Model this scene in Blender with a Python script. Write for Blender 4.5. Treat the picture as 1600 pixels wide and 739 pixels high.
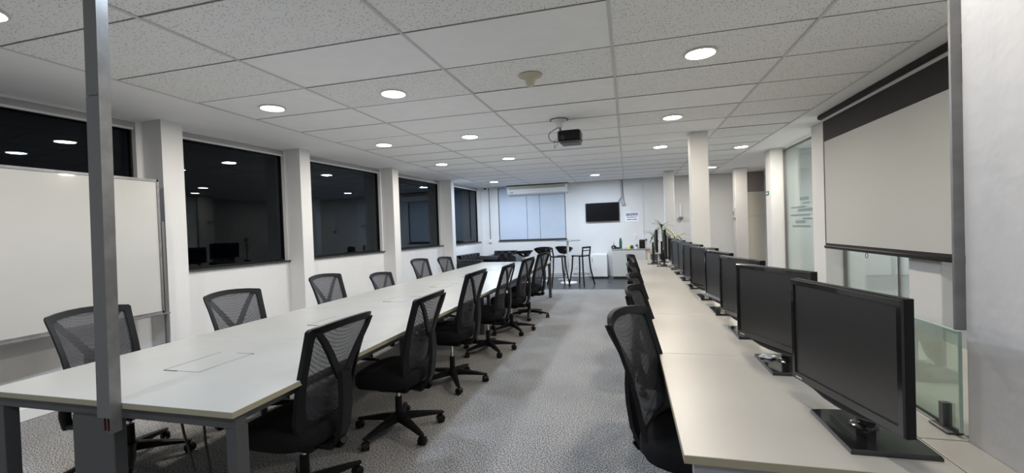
import bpy, math, random
from mathutils import Vector, Matrix
random.seed(7)
PI = math.pi
scene = bpy.context.scene
for o in list(bpy.data.objects): bpy.data.objects.remove(o)
COL = scene.collection

# ------------------------------------------------------------------ camera
F, YAW, PITCH, ROLL = 687.0, .2579, .0164, -.0352
cam_d = bpy.data.cameras.new('camera'); cam = bpy.data.objects.new('camera', cam_d); COL.objects.link(cam)
cam_d.sensor_width = 36; cam_d.lens = F / 1600 * 36; cam_d.clip_start = .02; cam_d.clip_end = 100
_cy, _sy = math.cos(YAW), math.sin(YAW)
_w = Vector((-_sy * math.cos(PITCH), _cy * math.cos(PITCH), -math.sin(PITCH)))
_r = Vector((_cy, _sy, 0)); _u = _r.cross(_w)
_r, _u = math.cos(ROLL) * _r + math.sin(ROLL) * _u, math.cos(ROLL) * _u - math.sin(ROLL) * _r
_m = Matrix((_r, _u, -_w)).transposed().to_4x4(); _m.translation = (0, 0, 1.42)
cam.matrix_world = _m
scene.camera = cam

# ------------------------------------------------------------------ world, exposure
world = bpy.data.worlds.new('night'); scene.world = world; world.use_nodes = True
bg = world.node_tree.nodes['Background']; bg.inputs[0].default_value = (.05, .06, .10, 1); bg.inputs[1].default_value = .03
scene.view_settings.view_transform = 'Standard'; scene.view_settings.look = 'None'
scene.view_settings.gamma = 1; scene.view_settings.use_curve_mapping = False
scene.view_settings.exposure = 0.52

ZC = 2.692          # ceiling height
WARM = (1.0, .90, .77); COOL = (.72, .84, 1.0); NEUT = (1.0, .97, .93)
LAMP_W = 19.0
# downlights: x, y, colour, kind word (the lamps themselves are built further down)
LAMPS = [(-3.33, 3.60, WARM), (-2.02, 3.62, COOL), (.565, 3.58, WARM),
         (-3.33, 5.64, WARM), (-2.02, 5.62, COOL), (.555, 5.60, WARM),
         (-3.35, 7.70, WARM), (-2.02, 7.62, COOL), (.555, 7.64, WARM), (1.91, 8.28, WARM),
         (-3.38, 11.15, COOL), (-.74, 11.04, COOL), (1.90, 11.0, WARM),
         (-3.33, 1.58, WARM), (-2.02, 1.58, COOL), (.565, 1.58, NEUT),
         (-2.02, -.45, COOL), (.3, -.45, NEUT)]

# ------------------------------------------------------------------ materials
def mat(name, col, rough=.5, metal=0, spec=.5, coat=0, emis=None, es=0):
    m = bpy.data.materials.new(name); m.use_nodes = True
    b = m.node_tree.nodes['Principled BSDF']
    b.inputs['Base Color'].default_value = (*col, 1); b.inputs['Roughness'].default_value = rough
    b.inputs['Metallic'].default_value = metal; b.inputs['Specular IOR Level'].default_value = spec
    b.inputs['Coat Weight'].default_value = coat
    if emis: b.inputs['Emission Color'].default_value = (*emis, 1); b.inputs['Emission Strength'].default_value = es
    return m
def noisy(m, scale, c1, c2, bump=0, detail=4, lo=.35, hi=.65, bscale=None, dist=.01):
    nt = m.node_tree; N = nt.nodes; L = nt.links; b = N['Principled BSDF']
    tc = N.new('ShaderNodeTexCoord'); n = N.new('ShaderNodeTexNoise'); r = N.new('ShaderNodeValToRGB')
    n.inputs['Scale'].default_value = scale; n.inputs['Detail'].default_value = detail
    r.color_ramp.elements[0].position = lo; r.color_ramp.elements[0].color = (*c1, 1)
    r.color_ramp.elements[1].position = hi; r.color_ramp.elements[1].color = (*c2, 1)
    L.new(tc.outputs['Object'], n.inputs['Vector']); L.new(n.outputs['Fac'], r.inputs['Fac']); L.new(r.outputs['Color'], b.inputs['Base Color'])
    if bump:
        bp = N.new('ShaderNodeBump'); bp.inputs['Strength'].default_value = bump; bp.inputs['Distance'].default_value = dist
        src = n
        if bscale:
            src = N.new('ShaderNodeTexNoise'); src.inputs['Scale'].default_value = bscale; L.new(tc.outputs['Object'], src.inputs['Vector'])
        L.new(src.outputs['Fac'], bp.inputs['Height']); L.new(bp.outputs['Normal'], b.inputs['Normal'])
    return m
M = {}
M['wall'] = noisy(mat('wall_paint', (.74, .735, .72), .7), 1.3, (.63, .63, .627), (.665, .665, .66), .12, bscale=40)
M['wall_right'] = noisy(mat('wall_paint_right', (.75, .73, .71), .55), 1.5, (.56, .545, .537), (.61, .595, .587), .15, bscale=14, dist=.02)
M['ceil_plain'] = mat('ceiling_plaster', (.90, .90, .90), .8)
M['tile_plain'] = noisy(mat('tile_smooth', (.72, .72, .715), .75), 6, (.90, .90, .90), (.93, .93, .93), 0)
def pinhole():
    m = mat('tile_pinhole', (.66, .66, .65), .85); nt = m.node_tree; N = nt.nodes; L = nt.links; b = N['Principled BSDF']
    tc = N.new('ShaderNodeTexCoord'); v = N.new('ShaderNodeTexVoronoi'); v.inputs['Scale'].default_value = 62; v.inputs['Randomness'].default_value = 1
    n = N.new('ShaderNodeTexNoise'); n.inputs['Scale'].default_value = 90; n.inputs['Detail'].default_value = 2
    L.new(tc.outputs['Object'], v.inputs['Vector']); L.new(tc.outputs['Object'], n.inputs['Vector'])
    a = N.new('ShaderNodeMath'); a.operation = 'MULTIPLY_ADD'; a.inputs[1].default_value = .45; a.inputs[2].default_value = -.12
    L.new(n.outputs['Fac'], a.inputs[0])
    lt = N.new('ShaderNodeMath'); lt.operation = 'SUBTRACT'; L.new(v.outputs['Distance'], lt.inputs[0]); L.new(a.outputs[0], lt.inputs[1])
    r = N.new('ShaderNodeValToRGB'); r.color_ramp.elements[0].position = .04; r.color_ramp.elements[0].color = (.27, .265, .25, 1)
    r.color_ramp.elements[1].position = .16; r.color_ramp.elements[1].color = (.88, .88, .87, 1)
    L.new(lt.outputs[0], r.inputs['Fac']); L.new(r.outputs['Color'], b.inputs['Base Color'])
    bp = N.new('ShaderNodeBump'); bp.inputs['Strength'].default_value = .5; bp.inputs['Distance'].default_value = .003
    L.new(lt.outputs[0], bp.inputs['Height']); L.new(bp.outputs['Normal'], b.inputs['Normal'])
    return m
M['tile_pin'] = pinhole()
M['rail'] = mat('ceiling_rail', (.62, .62, .62), .5)
M['joint_shade'] = mat('joint_shadow_strip', (.26, .26, .26), .6)  # shadow of the tile cross joints, put into a dark grey
M['gap'] = mat('ceiling_void', (.06, .06, .06), .9)
def carpet():
    m = mat('carpet', (.2, .2, .2), .95, spec=.15); nt = m.node_tree; N = nt.nodes; L = nt.links; b = N['Principled BSDF']
    tc = N.new('ShaderNodeTexCoord')
    n = N.new('ShaderNodeTexNoise'); n.inputs['Scale'].default_value = 125; n.inputs['Detail'].default_value = 3; n.inputs['Roughness'].default_value = .7
    n2 = N.new('ShaderNodeTexNoise'); n2.inputs['Scale'].default_value = 1.2; n2.inputs['Detail'].default_value = 3
    r = N.new('ShaderNodeValToRGB'); r.color_ramp.elements[0].position = .43; r.color_ramp.elements[0].color = (.05, .050, .050, 1)
    r.color_ramp.elements[1].position = .58; r.color_ramp.elements[1].color = (.515, .515, .51, 1)
    mx = N.new('ShaderNodeMixRGB'); mx.blend_type = 'MULTIPLY'; mx.inputs[0].default_value = 1
    r2 = N.new('ShaderNodeValToRGB'); r2.color_ramp.elements[0].position = .35; r2.color_ramp.elements[0].color = (.86, .86, .88, 1)
    r2.color_ramp.elements[1].position = .65; r2.color_ramp.elements[1].color = (1, 1, 1, 1)
    for k in (n, n2): L.new(tc.outputs['Object'], k.inputs['Vector'])
    L.new(n.outputs['Fac'], r.inputs['Fac']); L.new(n2.outputs['Fac'], r2.inputs['Fac'])
    L.new(r.outputs['Color'], mx.inputs[1]); L.new(r2.outputs['Color'], mx.inputs[2]); L.new(mx.outputs[0], b.inputs['Base Color'])
    bp = N.new('ShaderNodeBump'); bp.inputs['Strength'].default_value = .7; bp.inputs['Distance'].default_value = .006
    L.new(n.outputs['Fac'], bp.inputs['Height']); L.new(bp.outputs['Normal'], b.inputs['Normal'])
    return m
M['carpet'] = carpet()
M['vinyl'] = noisy(mat('dark_vinyl', (.05, .05, .06), .35), 5, (.022, .022, .028), (.035, .035, .042), 0)
M['top'] = noisy(mat('white_laminate', (.70, .69, .65), .34), 3, (.292, .291, .277), (.310, .309, .296), 0)
M['top_right'] = noisy(mat('cream_laminate', (.38, .36, .32), .34), 3, (.330, .314, .284), (.350, .334, .303), 0)
M['edge'] = mat('cream_edge_band', (.32, .29, .20), .5)
M['steel'] = mat('grey_painted_steel', (.08, .08, .082), .45, .3)
M['steel_light'] = mat('light_grey_steel', (.33, .33, .34), .4, .3)
M['alu'] = noisy(mat('brushed_aluminium', (.42, .41, .42), .42, .6), 12, (.20, .197, .195), (.26, .256, .254), 0)
M['alu_dark'] = mat('dull_grey_metal', (.17, .165, .16), .45, .4)
M['dark'] = mat('dark_groove', (.03, .03, .03), .8)
M['groove'] = mat('seam_shadow', (.12, .11, .09), .8)
M['plastic'] = mat('black_plastic', (.0055, .0055, .0065), .46, spec=.22)
M['fabric'] = noisy(mat('black_fabric', (.012, .012, .014), .9, spec=.2), 250, (.005, .005, .006), (.013, .013, .015), .3, dist=.002)
M['red_fabric'] = noisy(mat('dark_red_fabric', (.08, .012, .012), .9, spec=.2), 250, (.06, .008, .008), (.10, .018, .018), .3, dist=.002)
M['gloss'] = mat('glossy_black_bezel', (.010, .009, .010), .16, coat=.5)
M['screen'] = mat('matte_screen', (.018, .017, .017), .38, spec=.9)
M['tvscreen'] = mat('tv_screen', (.004, .004, .005), .25, spec=.15)
M['badge'] = mat('silver_badge', (.5, .5, .5), .35, .6)
M['chrome'] = mat('chrome', (.7, .7, .72), .15, 1)
M['white'] = mat('white_plastic', (.74, .74, .73), .4)
M['beige'] = mat('aged_beige_plastic', (.52, .49, .36), .5)
M['board'] = mat('whiteboard', (.48, .48, .463), .16, coat=.3)
M['projfab'] = mat('projection_fabric', (.47, .475, .46), .85)
M['black_fab'] = mat('black_screen_border', (.016, .013, .015), .8)
M['blind'] = noisy(mat('frosted_blind', (.44, .52, .64), .6), 2, (.47, .53, .62), (.50, .56, .65), 0)
M['leather'] = mat('black_leather', (.012, .012, .015), .28)
M['brown'] = mat('brown_panel', (.27, .235, .22), .6)
M['cream'] = mat('cream_door', (.66, .62, .52), .55)
M['counter'] = mat('light_grey_cabinet', (.50, .50, .48), .5)
M['green'] = mat('green_sign', (.02, .16, .09), .4)
M['bottle'] = mat('green_bottle', (.03, .10, .08), .2)
M['yellow'] = mat('yellow_plastic', (.70, .68, .10), .4)
M['leaf'] = noisy(mat('leaf_green', (.05, .10, .04), .45), 30, (.03, .06, .02), (.12, .17, .05), 0)
M['leaf_light'] = noisy(mat('leaf_yellow_green', (.25, .3, .10), .45), 30, (.18, .24, .07), (.42, .44, .18), 0)
M['pot'] = mat('dark_pot', (.05, .05, .06), .5)
M['navy'] = mat('navy_print', (.02, .02, .10), .5)
M['paper'] = mat('paper', (.78, .78, .82), .6)
M['cable'] = mat('black_cable', (.01, .01, .01), .5)
M['greycable'] = mat('grey_cable', (.16, .16, .17), .5)
M['plasticbag'] = mat('clear_plastic_wrap', (.55, .55, .58), .25)

def glassmat(name, tint, refl_rough=.0, fr=1.45, boost=1.0):
    m = bpy.data.materials.new(name); m.use_nodes = True; nt = m.node_tree; N = nt.nodes; L = nt.links; N.clear()
    out = N.new('ShaderNodeOutputMaterial'); t = N.new('ShaderNodeBsdfTransparent'); g = N.new('ShaderNodeBsdfGlossy')
    t.inputs[0].default_value = (*tint, 1); g.inputs['Roughness'].default_value = refl_rough; g.inputs[0].default_value = (.9, .95, .92, 1)
    f = N.new('ShaderNodeFresnel'); f.inputs['IOR'].default_value = fr
    mu = N.new('ShaderNodeMath'); mu.operation = 'MULTIPLY'; mu.inputs[1].default_value = boost; L.new(f.outputs[0], mu.inputs[0])
    mx = N.new('ShaderNodeMixShader'); L.new(mu.outputs[0], mx.inputs[0]); L.new(t.outputs[0], mx.inputs[1]); L.new(g.outputs[0], mx.inputs[2])
    L.new(mx.outputs[0], out.inputs[0]); return m
M['nightglass'] = glassmat('dark_window_glass', (.35, .37, .42), .0, 1.45, .6)
M['glass'] = glassmat('clear_partition_glass', (.95, .97, .975), .0, 1.35, .8)
M['deskglass'] = glassmat('green_tinted_desk_glass', (.84, .90, .86), .02, 1.5, .4)
M['tableglass'] = glassmat('table_glass', (.85, .9, .9), .02, 1.5, 1.0)
M['glassedge'] = mat('green_glass_edge', (.34, .46, .40), .2)
M['frost'] = glassmat('frosted_decal', (.72, .76, .76), .3, 1.4, .5)
def netmat():
    m = bpy.data.materials.new('chair_netting'); m.use_nodes = True; nt = m.node_tree; N = nt.nodes; L = nt.links
    b = N['Principled BSDF']; b.inputs['Base Color'].default_value = (.022, .022, .027, 1); b.inputs['Roughness'].default_value = .65
    out = N['Material Output']; t = N.new('ShaderNodeBsdfTransparent'); mx = N.new('ShaderNodeMixShader')
    tc = N.new('ShaderNodeTexCoord'); mp = N.new('ShaderNodeMapping'); mp.inputs['Rotation'].default_value = (0, PI / 4, 0)
    ck = N.new('ShaderNodeTexVoronoi'); ck.inputs['Scale'].default_value = 125; ck.inputs['Randomness'].default_value = 0
    L.new(tc.outputs['Object'], mp.inputs[0]); L.new(mp.outputs[0], ck.inputs['Vector'])
    r = N.new('ShaderNodeMath'); r.operation = 'GREATER_THAN'; r.inputs[1].default_value = .43; L.new(ck.outputs['Distance'], r.inputs[0])
    a = N.new('ShaderNodeMath'); a.operation = 'MULTIPLY_ADD'; a.inputs[1].default_value = .16; a.inputs[2].default_value = .72; L.new(r.outputs[0], a.inputs[0])
    L.new(a.outputs[0], mx.inputs[0]); L.new(t.outputs[0], mx.inputs[1]); L.new(b.outputs[0], mx.inputs[2]); L.new(mx.outputs[0], out.inputs[0])
    return m
M['net'] = netmat()
def emit(name, col, s):
    m = bpy.data.materials.new(name); m.use_nodes = True; N = m.node_tree.nodes; N.clear()
    e = N.new('ShaderNodeEmission'); o = N.new('ShaderNodeOutputMaterial'); e.inputs[0].default_value = (*col, 1); e.inputs[1].default_value = s
    m.node_tree.links.new(e.outputs[0], o.inputs[0]); return m

# ------------------------------------------------------------------ mesh building
class MB:
    def __init__(s): s.v = []; s.f = []; s.mi = []; s.cur = 0; s.T = Matrix()
    def add(s, vs, fs):
        n = len(s.v); s.v += [tuple(s.T @ Vector(p)) for p in vs]; s.f += [tuple(i + n for i in f) for f in fs]; s.mi += [s.cur] * len(fs)
        return s
    def box(s, a, b):
        x0, y0, z0 = [min(p, q) for p, q in zip(a, b)]; x1, y1, z1 = [max(p, q) for p, q in zip(a, b)]
        return s.add([(x0, y0, z0), (x1, y0, z0), (x1, y1, z0), (x0, y1, z0), (x0, y0, z1), (x1, y0, z1), (x1, y1, z1), (x0, y1, z1)],
                     [(3, 2, 1, 0), (4, 5, 6, 7), (0, 1, 5, 4), (1, 2, 6, 5), (2, 3, 7, 6), (3, 0, 4, 7)])
    def rbox(s, a, b, r=.006):          # box with chamfered edges all round
        x0, y0, z0 = [min(p, q) for p, q in zip(a, b)]; x1, y1, z1 = [max(p, q) for p, q in zip(a, b)]
        r = min(r, (x1 - x0) / 2.01, (y1 - y0) / 2.01, (z1 - z0) / 2.01)
        def ring(i, z): return [(x0 + i + (r - i if 0 else 0), y0 + i, z)]
        rings = []
        for z, i in ((z0, r), (z0 + r, 0), (z1 - r, 0), (z1, r)):
            X0, X1, Y0, Y1 = x0 + i, x1 - i, y0 + i, y1 - i; c = r
            c = min(c, (X1 - X0) / 2.2, (Y1 - Y0) / 2.2)
            rings.append([(X0 + c, Y0, z), (X1 - c, Y0, z), (X1, Y0 + c, z), (X1, Y1 - c, z), (X1 - c, Y1, z), (X0 + c, Y1, z), (X0, Y1 - c, z), (X0, Y0 + c, z)])
        return s.rings(rings)
    def rings(s, R, cap=True, closed=False):
        n = len(R[0]); vs = [p for r in R for p in r]; fs = []
        m = len(R); rng = range(m if closed else m - 1)
        for i in rng:
            j = (i + 1) % m
            for k in range(n):
                l = (k + 1) % n; fs.append((i * n + k, i * n + l, j * n + l, j * n + k))
        if cap and not closed:
            fs.append(tuple(reversed(range(n)))); fs.append(tuple((m - 1) * n + k for k in range(n)))
        return s.add(vs, fs)
    def cyl(s, p, q, r, r2=None, n=12):
        return s.tube([p, q], [r, r if r2 is None else r2], n)
    def tube(s, pts, r, n=8, flat=None):
        pts = [Vector(p) for p in pts]
        if not isinstance(r, (list, tuple)): r = [r] * len(pts)
        R = []; up = Vector((0, 0, 1)); prev = None
        for i, p in enumerate(pts):
            d = (pts[min(i + 1, len(pts) - 1)] - pts[max(i - 1, 0)]).normalized()
            if prev is None:
                a = up if abs(d.z) < .95 else Vector((1, 0, 0)); x = d.cross(a).normalized()
            else:
                x = (prev - d * prev.dot(d)).normalized()
            prev = x; y = x.cross(d).normalized(); k2 = flat or 1
            R.append([tuple(p + x * (math.cos(2 * PI * k / n) * r[i]) + y * (math.sin(2 * PI * k / n) * r[i] * k2)) for k in range(n)])
        return s.rings(R)
    def lathe(s, prof, c=(0, 0, 0), n=24):      # profile of (radius, z)
        R = [[(c[0] + max(r, 1e-4) * math.cos(2 * PI * k / n), c[1] + max(r, 1e-4) * math.sin(2 * PI * k / n), c[2] + z) for k in range(n)] for r, z in prof]
        return s.rings(R)
    def prism(s, poly, z0, z1):
        n = len(poly); vs = [(x, y, z0) for x, y in poly] + [(x, y, z1) for x, y in poly]
        return s.add(vs, [tuple(reversed(range(n))), tuple(range(n, 2 * n))] + [(k, (k + 1) % n, n + (k + 1) % n, n + k) for k in range(n)])
    def mesh(s, name, mats, ang=35):
        me = bpy.data.meshes.new(name); me.from_pydata(s.v, [], s.f)
        for m in (mats if isinstance(mats, list) else [mats]): me.materials.append(m)
        me.polygons.foreach_set('material_index', s.mi); me.polygons.foreach_set('use_smooth', [True] * len(s.f))
        me.set_sharp_from_angle(angle=math.radians(ang)); me.validate(); me.update(); return me
    def obj(s, name, m, parent=None, loc=(0, 0, 0), ang=35):
        return link(name, s.mesh(name, m, ang), parent, loc)
def link(name, me, parent=None, loc=(0, 0, 0), rot=None):
    o = bpy.data.objects.new(name, me); COL.objects.link(o); o.parent = parent; o.location = loc
    if rot: o.rotation_euler = rot
    return o
def tag(o, label=None, cat=None, group=None, kind=None):
    if label: o['label'] = label
    if cat: o['category'] = cat
    if group: o['group'] = group
    if kind: o['kind'] = kind
    return o
def thing(name, label, cat, loc=(0, 0, 0), rz=0, group=None):
    o = bpy.data.objects.new(name, None); COL.objects.link(o); o.location = loc; o.rotation_euler = (0, 0, rz); o.empty_display_size = .1
    return tag(o, label, cat, group)
def copy_tree(o, parent=None):
    c = o.copy(); COL.objects.link(c); c.parent = parent
    for ch in list(o.children): copy_tree(ch, c)
    return c
def struct(o): o['kind'] = 'structure'; return o
def B(a, b): return MB().box(a, b)
def RB(a, b, r=.006): return MB().rbox(a, b, r)

# ------------------------------------------------------------------ structure
struct(B((-5.6, -3.1, -.1), (5.6, 10.04, 0)).obj('floor', M['carpet']))
struct(B((-5.6, 10.04, -.1), (5.6, 12.8, .001)).obj('floor', M['vinyl']))
struct(B((-5.3, 10.025, 0), (3.6, 10.055, .004)).obj('trim_1', M['alu_dark']))
def wx(y): return -4.95 + .0725 * (y - 3)       # inner face of the window wall
SILL, HEAD = 1.085, 2.60
WIN = [(1.2, 3.45), (3.85, 5.34), (5.78, 7.62), (8.18, 10.02), (10.78, 12.42)]
def wallseg(mb, y0, y1, z0, z1, d0=0, d1=-.16):
    p = [(wx(y0) + d1, y0), (wx(y0) + d0, y0), (wx(y1) + d0, y1), (wx(y1) + d1, y1)]
    mb.prism(p, z0, z1)
wl = MB(); ys = -3.1
for a, b in WIN:
    wallseg(wl, ys, a, 0, ZC); wallseg(wl, a, b, 0, SILL); wallseg(wl, a, b, HEAD + .07, ZC); ys = b
wallseg(wl, ys, 12.8, 0, ZC)
struct(wl.obj('wall_left', M['wall']))
for i, (y0, y1) in enumerate([(3.52, 3.735), (5.36, 5.556), (7.65, 7.85), (10.13, 10.29)]):
    mb = MB(); wallseg(mb, y0, y1, 0, ZC, .25, 0); struct(mb.obj('wall_left_pillar', M['wall']))
for i, (a, b) in enumerate(WIN):
    w = thing('window_%d' % (i + 1), None, None); struct(w)
    mb = MB(); wallseg(mb, a, b, SILL, HEAD + .07, -.075, -.083); mb.obj('pane', M['nightglass'], w)
    mb = MB()
    for (p, q, z0, z1) in ((a, b, SILL, SILL + .025), (a, b, HEAD + .035, HEAD + .07), (a, a + .015, SILL, HEAD + .07), (b - .015, b, SILL, HEAD + .07)):
        wallseg(mb, p, q, z0, z1, -.055, -.095)
    mb.obj('window_frame', M['plastic'], w)
    mb = MB(); wallseg(mb, a - .02, b + .06, SILL - .022, SILL, .03, -.14); mb.obj('window_sill', M['dark'], w)
    mb = MB(); wallseg(mb, a, b, HEAD + .012, HEAD + .07, -.005, -.05); mb.obj('blind_headrail', M['steel_light'], w)
    mb = MB(); wallseg(mb, a + .01, b - .01, HEAD - .008, HEAD + .012, -.01, -.045); mb.obj('blind_slats', M['rail'], w)
mb = MB(); wallseg(mb, -3, 3.5, 0, .10, .015, 0); wallseg(mb, 3.75, 5.35, 0, .10, .015, 0); wallseg(mb, 5.57, 7.64, 0, .10, .015, 0); wallseg(mb, 7.86, 10.12, 0, .1, .015, 0); wallseg(mb, 10.3, 12.6, 0, .1, .015, 0)
struct(mb.obj('baseboard_left', M['white']))
struct(RB((-4.86, -1.0, 0), (-4.77, 3.45, .11), .006).obj('trim_3', M['white']))
# back wall with its window opening
YB = 12.65
wb = MB()
for a, b in (((-4.6, 0), (-3.735, 2.75)), ((-3.735, 0), (-1.715, 1.09)), ((-3.735, 2.66), (-1.715, 2.75)), ((-1.715, 0), (5.6, 2.75))):
    wb.box((a[0], YB, a[1]), (b[0], YB + .15, b[1]))
struct(wb.obj('wall_back', M['wall']))
w6 = thing('window_6', None, None); struct(w6)
for x0, x1 in ((-3.73, -2.87), (-2.865, -2.485), (-2.48, -1.72)):
    B((x0 + .003, YB + .05, 1.115), (x1 - .003, YB + .06, 2.655)).obj('blind_panel', M['blind'], w6)
B((-3.735, YB + .03, 1.09), (-1.715, YB + .09, 1.115)).obj('window_frame', M['dark'], w6)
B((-3.735, YB + .03, 1.115), (-3.72, YB + .09, 2.66)).obj('window_frame', M['dark'], w6)
B((-1.73, YB + .03, 1.115), (-1.715, YB + .09, 2.66)).obj('window_frame', M['dark'], w6)
B((-3.75, YB - .03, 1.065), (-1.69, YB + .03, 1.092)).obj('window_sill', M['dark'], w6)
struct(B((.41, YB - .012, 0), (.435, YB, ZC)).obj('trim_2', M['rail']))
struct(B((1.2, YB - .006, 0), (2.5, YB, .1)).obj('baseboard_back', M['white']))
# rear and side shells
struct(B((-5.6, -3.25, 0), (5.6, -3.1, 2.75)).obj('wall_front', M['wall']))
struct(B((.965, -3.1, 0), (1.32, 1.6, ZC)).obj('wall_right', M['wall_right']))
struct(B((5.2, -3.1, 0), (5.35, 12.65, 2.75)).obj('wall_right_far', M['wall']))
struct(B((2.78, 9.04, 0), (5.2, 9.14, ZC)).obj('wall_right_room', M['wall']))
struct(B((1.32, 1.45, 0), (5.2, 1.6, ZC)).obj('wall_right_end', M['wall']))
struct(B((3.95, 4.9, 0), (4.15, 5.1, ZC)).obj('wall_right_room_pillar', M['wall']))
# free standing columns
for x0, y0, x1, y1, nm in ((.88, 6.63, 1.115, 6.86, 'column'), (.885, 11.3, 1.11, 11.52, 'column')):
    struct(RB((x0, y0, 0), (x1, y1, ZC), .008).obj('wall_column', M['wall']))
struct(RB((2.5, 8.80, 0), (2.75, 9.12, ZC), .006).obj('wall_right_pillar', M['wall']))
struct(RB((2.5, 6.62, 0), (2.75, 7.0, ZC), .006).obj('wall_right_pillar', M['wall']))
struct(RB((2.5, 4.42, 0), (2.75, 4.86, ZC), .006).obj('wall_right_pillar', M['wall']))
struct(RB((2.50, 11.5, 0), (2.765, 11.75, ZC), .006).obj('wall_right_pillar', M['wall']))
# glass partition between the pillars
def partition(y0, y1, n, seams):
    p = thing('glass_partition', None, None); struct(p); p.name = 'wall_glass'
    ys = [y0] + seams + [y1]
    for a, b in zip(ys[:-1], ys[1:]):
        B((2.715, a + .004, .05), (2.725, b - .004, 2.64)).obj('glass_pane', M['glass'], p)
    for a in seams: B((2.71, a - .005, .05), (2.73, a + .005, 2.64)).obj('seal', M['alu_dark'], p)
    B((2.70, y0, 2.64), (2.74, y1, 2.66)).obj('rail', M['alu_dark'], p); B((2.70, y0, 0), (2.74, y1, .05)).obj('rail', M['alu'], p)
    B((2.70, y0, 0), (2.74, y0 + .015, 2.66)).obj('stile', M['alu_dark'], p); B((2.70, y1 - .015, 0), (2.74, y1, 2.66)).obj('stile', M['alu_dark'], p)
    return p
gp = partition(7.0, 8.8, 1, [])
for k, (a, b, z) in enumerate([(7.75, 8.1, 1.72), (7.7, 8.0, 1.66), (7.9, 8.5, 1.60), (7.62, 8.2, 1.54), (7.7, 8.55, 1.47), (7.62, 8.0, 1.41), (7.9, 8.3, 1.35), (7.7, 8.45, 1.29)]):
    B((2.712, a, z), (2.7145, b, z + (.03 if k % 3 else .05))).obj('frosted_stripe', M['frost'], gp)
partition(4.86, 6.62, 2, [5.45])
partition(1.6, 4.42, 2, [2.5, 3.4])
# door at the far right
d1 = thing('door_1', None, None); struct(d1)
B((2.85, YB - .03, 0), (3.42, YB - .005, 2.14)).obj('door_leaf', M['cream'], d1)
B((2.85, YB - .02, 2.17), (3.42, YB - .005, ZC)).obj('transom_panel', M['brown'], d1)
B((2.85, YB - .035, 2.14), (3.42, YB - .005, 2.17)).obj('door_rail', M['wall'], d1)
B((2.85, YB - .034, 1.535), (3.42, YB - .03, 1.55)).obj('door_groove', M['counter'], d1)
struct(B((3.42, 9.14, 0), (3.5, YB, ZC)).obj('wall_right_corridor', M['wall']))

# ------------------------------------------------------------------ ceiling
ceil = struct(B((-5.6, -3.1, 2.712), (5.6, 12.8, 2.76)).obj('ceiling', M['gap']))
GX = [-3.8206, -2.6442, -1.3567, -.0692, 1.2183, 2.1084]; GY0, TY = 2.5647, .66456
B((-5.4, -3.1, ZC), (-3.8206, 12.7, 2.712)).obj('plaster_border', M['ceil_plain'], ceil)
B((2.1084, -3.1, ZC), (2.50, 12.7, 2.712)).obj('plaster_border', M['ceil_plain'], ceil)
B((2.50, -3.1, ZC), (5.3, 12.7, 2.712)).obj('plaster_border', M['ceil_plain'], ceil)
tile_me = {}
PIN = {(0, -1), (0, 0), (1, -1), (1, 1), (2, -1), (2, 1), (3, -1), (3, 0), (3, 1), (3, 2), (0, -2), (1, -2), (2, -2), (3, -2), (4, 5), (3, 4)} | {(4, j) for j in range(-8, 9)} | {(k, j) for k in range(5) for j in range(-8, -2) if (k + j) % 3}
for i in range(5):
    w = GX[i + 1] - GX[i]
    for j in range(-8, 16):
        y0 = GY0 + j * TY; y1 = min(y0 + TY, 12.65)
        if y1 - y0 < .05 or y0 < -2.9: continue
        pin = (i, j) in PIN
        key = (round(w, 3), round(y1 - y0, 3), pin)
        if key not in tile_me:
            hw, hy = w / 2 - .004, (y1 - y0) / 2 - .0055
            tile_me[key] = RB((-hw, -hy, 0), (hw, hy, .015), .002).mesh('ceiling_tile', M['tile_pin'] if pin else M['tile_plain'])
        link('ceiling_tile', tile_me[key], ceil, ((GX[i] + GX[i + 1]) / 2, (y0 + y1) / 2, ZC + random.uniform(0, .003)), (random.uniform(-.006, .006), random.uniform(-.0012, .0012), 0))
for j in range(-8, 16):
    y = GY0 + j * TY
    if -2.9 < y < 12.6: RB((GX[0], y - .0035, ZC - .002), (GX[-1], y + .0035, ZC + .002), .001).obj('ceiling_rail', M['joint_shade'], ceil)  # dark strips painting the shadow gaps between the tile rows
for x in GX:
    RB((x - .011, -3.0, ZC - .005), (x + .011, 12.65, ZC + .002), .002).obj('ceiling_rail', M['rail'], ceil)

# ------------------------------------------------------------------ downlights
dl_trim = MB().lathe([(.104, .0), (.116, .0), (.119, -.004), (.116, -.009), (.105, -.010), (.104, 0)], n=32).mesh('trim_ring', M['white'])
names = {WARM: 'warm white', COOL: 'cool white', NEUT: 'white'}
ems = {c: emit('diffuser_' + names[c].replace(' ', '_'), c, 14.0) for c in names}
where = ['nearest lamp in the row beside the left windows', 'nearest above the middle of the left table', 'nearest above the computer desk',
         'second of the row beside the left windows', 'second above the middle of the long left table', 'second above the computer desk',
         'third of the row beside the left windows', 'third above the middle of the long left table', 'third above the computer desk, just left of the column',
         'right of the white column, in front of the far pillar', 'above the sofa in the far left corner', 'in front of the wall television', 'low behind the right side of the white column',
         'by the windows, out of the frame', 'over the near table end, out of frame', 'over the near desk end, out of frame',
         'behind the camera on the left', 'behind the camera on the right']
disc = {c: MB().lathe([(.104, -.004), (.104, -.009), (.08, -.011), (.0001, -.012)], n=32).mesh('diffuser', ems[c]) for c in names}
lds = {}
for c in names:
    ld = bpy.data.lights.new('downlight_lamp', 'AREA'); ld.shape = 'DISK'; ld.size = .19; ld.energy = LAMP_W; ld.color = c; ld.spread = math.radians(180); lds[c] = ld
lds_dim = lds[NEUT].copy(); lds_dim.energy = LAMP_W * .5
lds_far = lds[COOL].copy(); lds_far.energy = LAMP_W * 2.4
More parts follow.
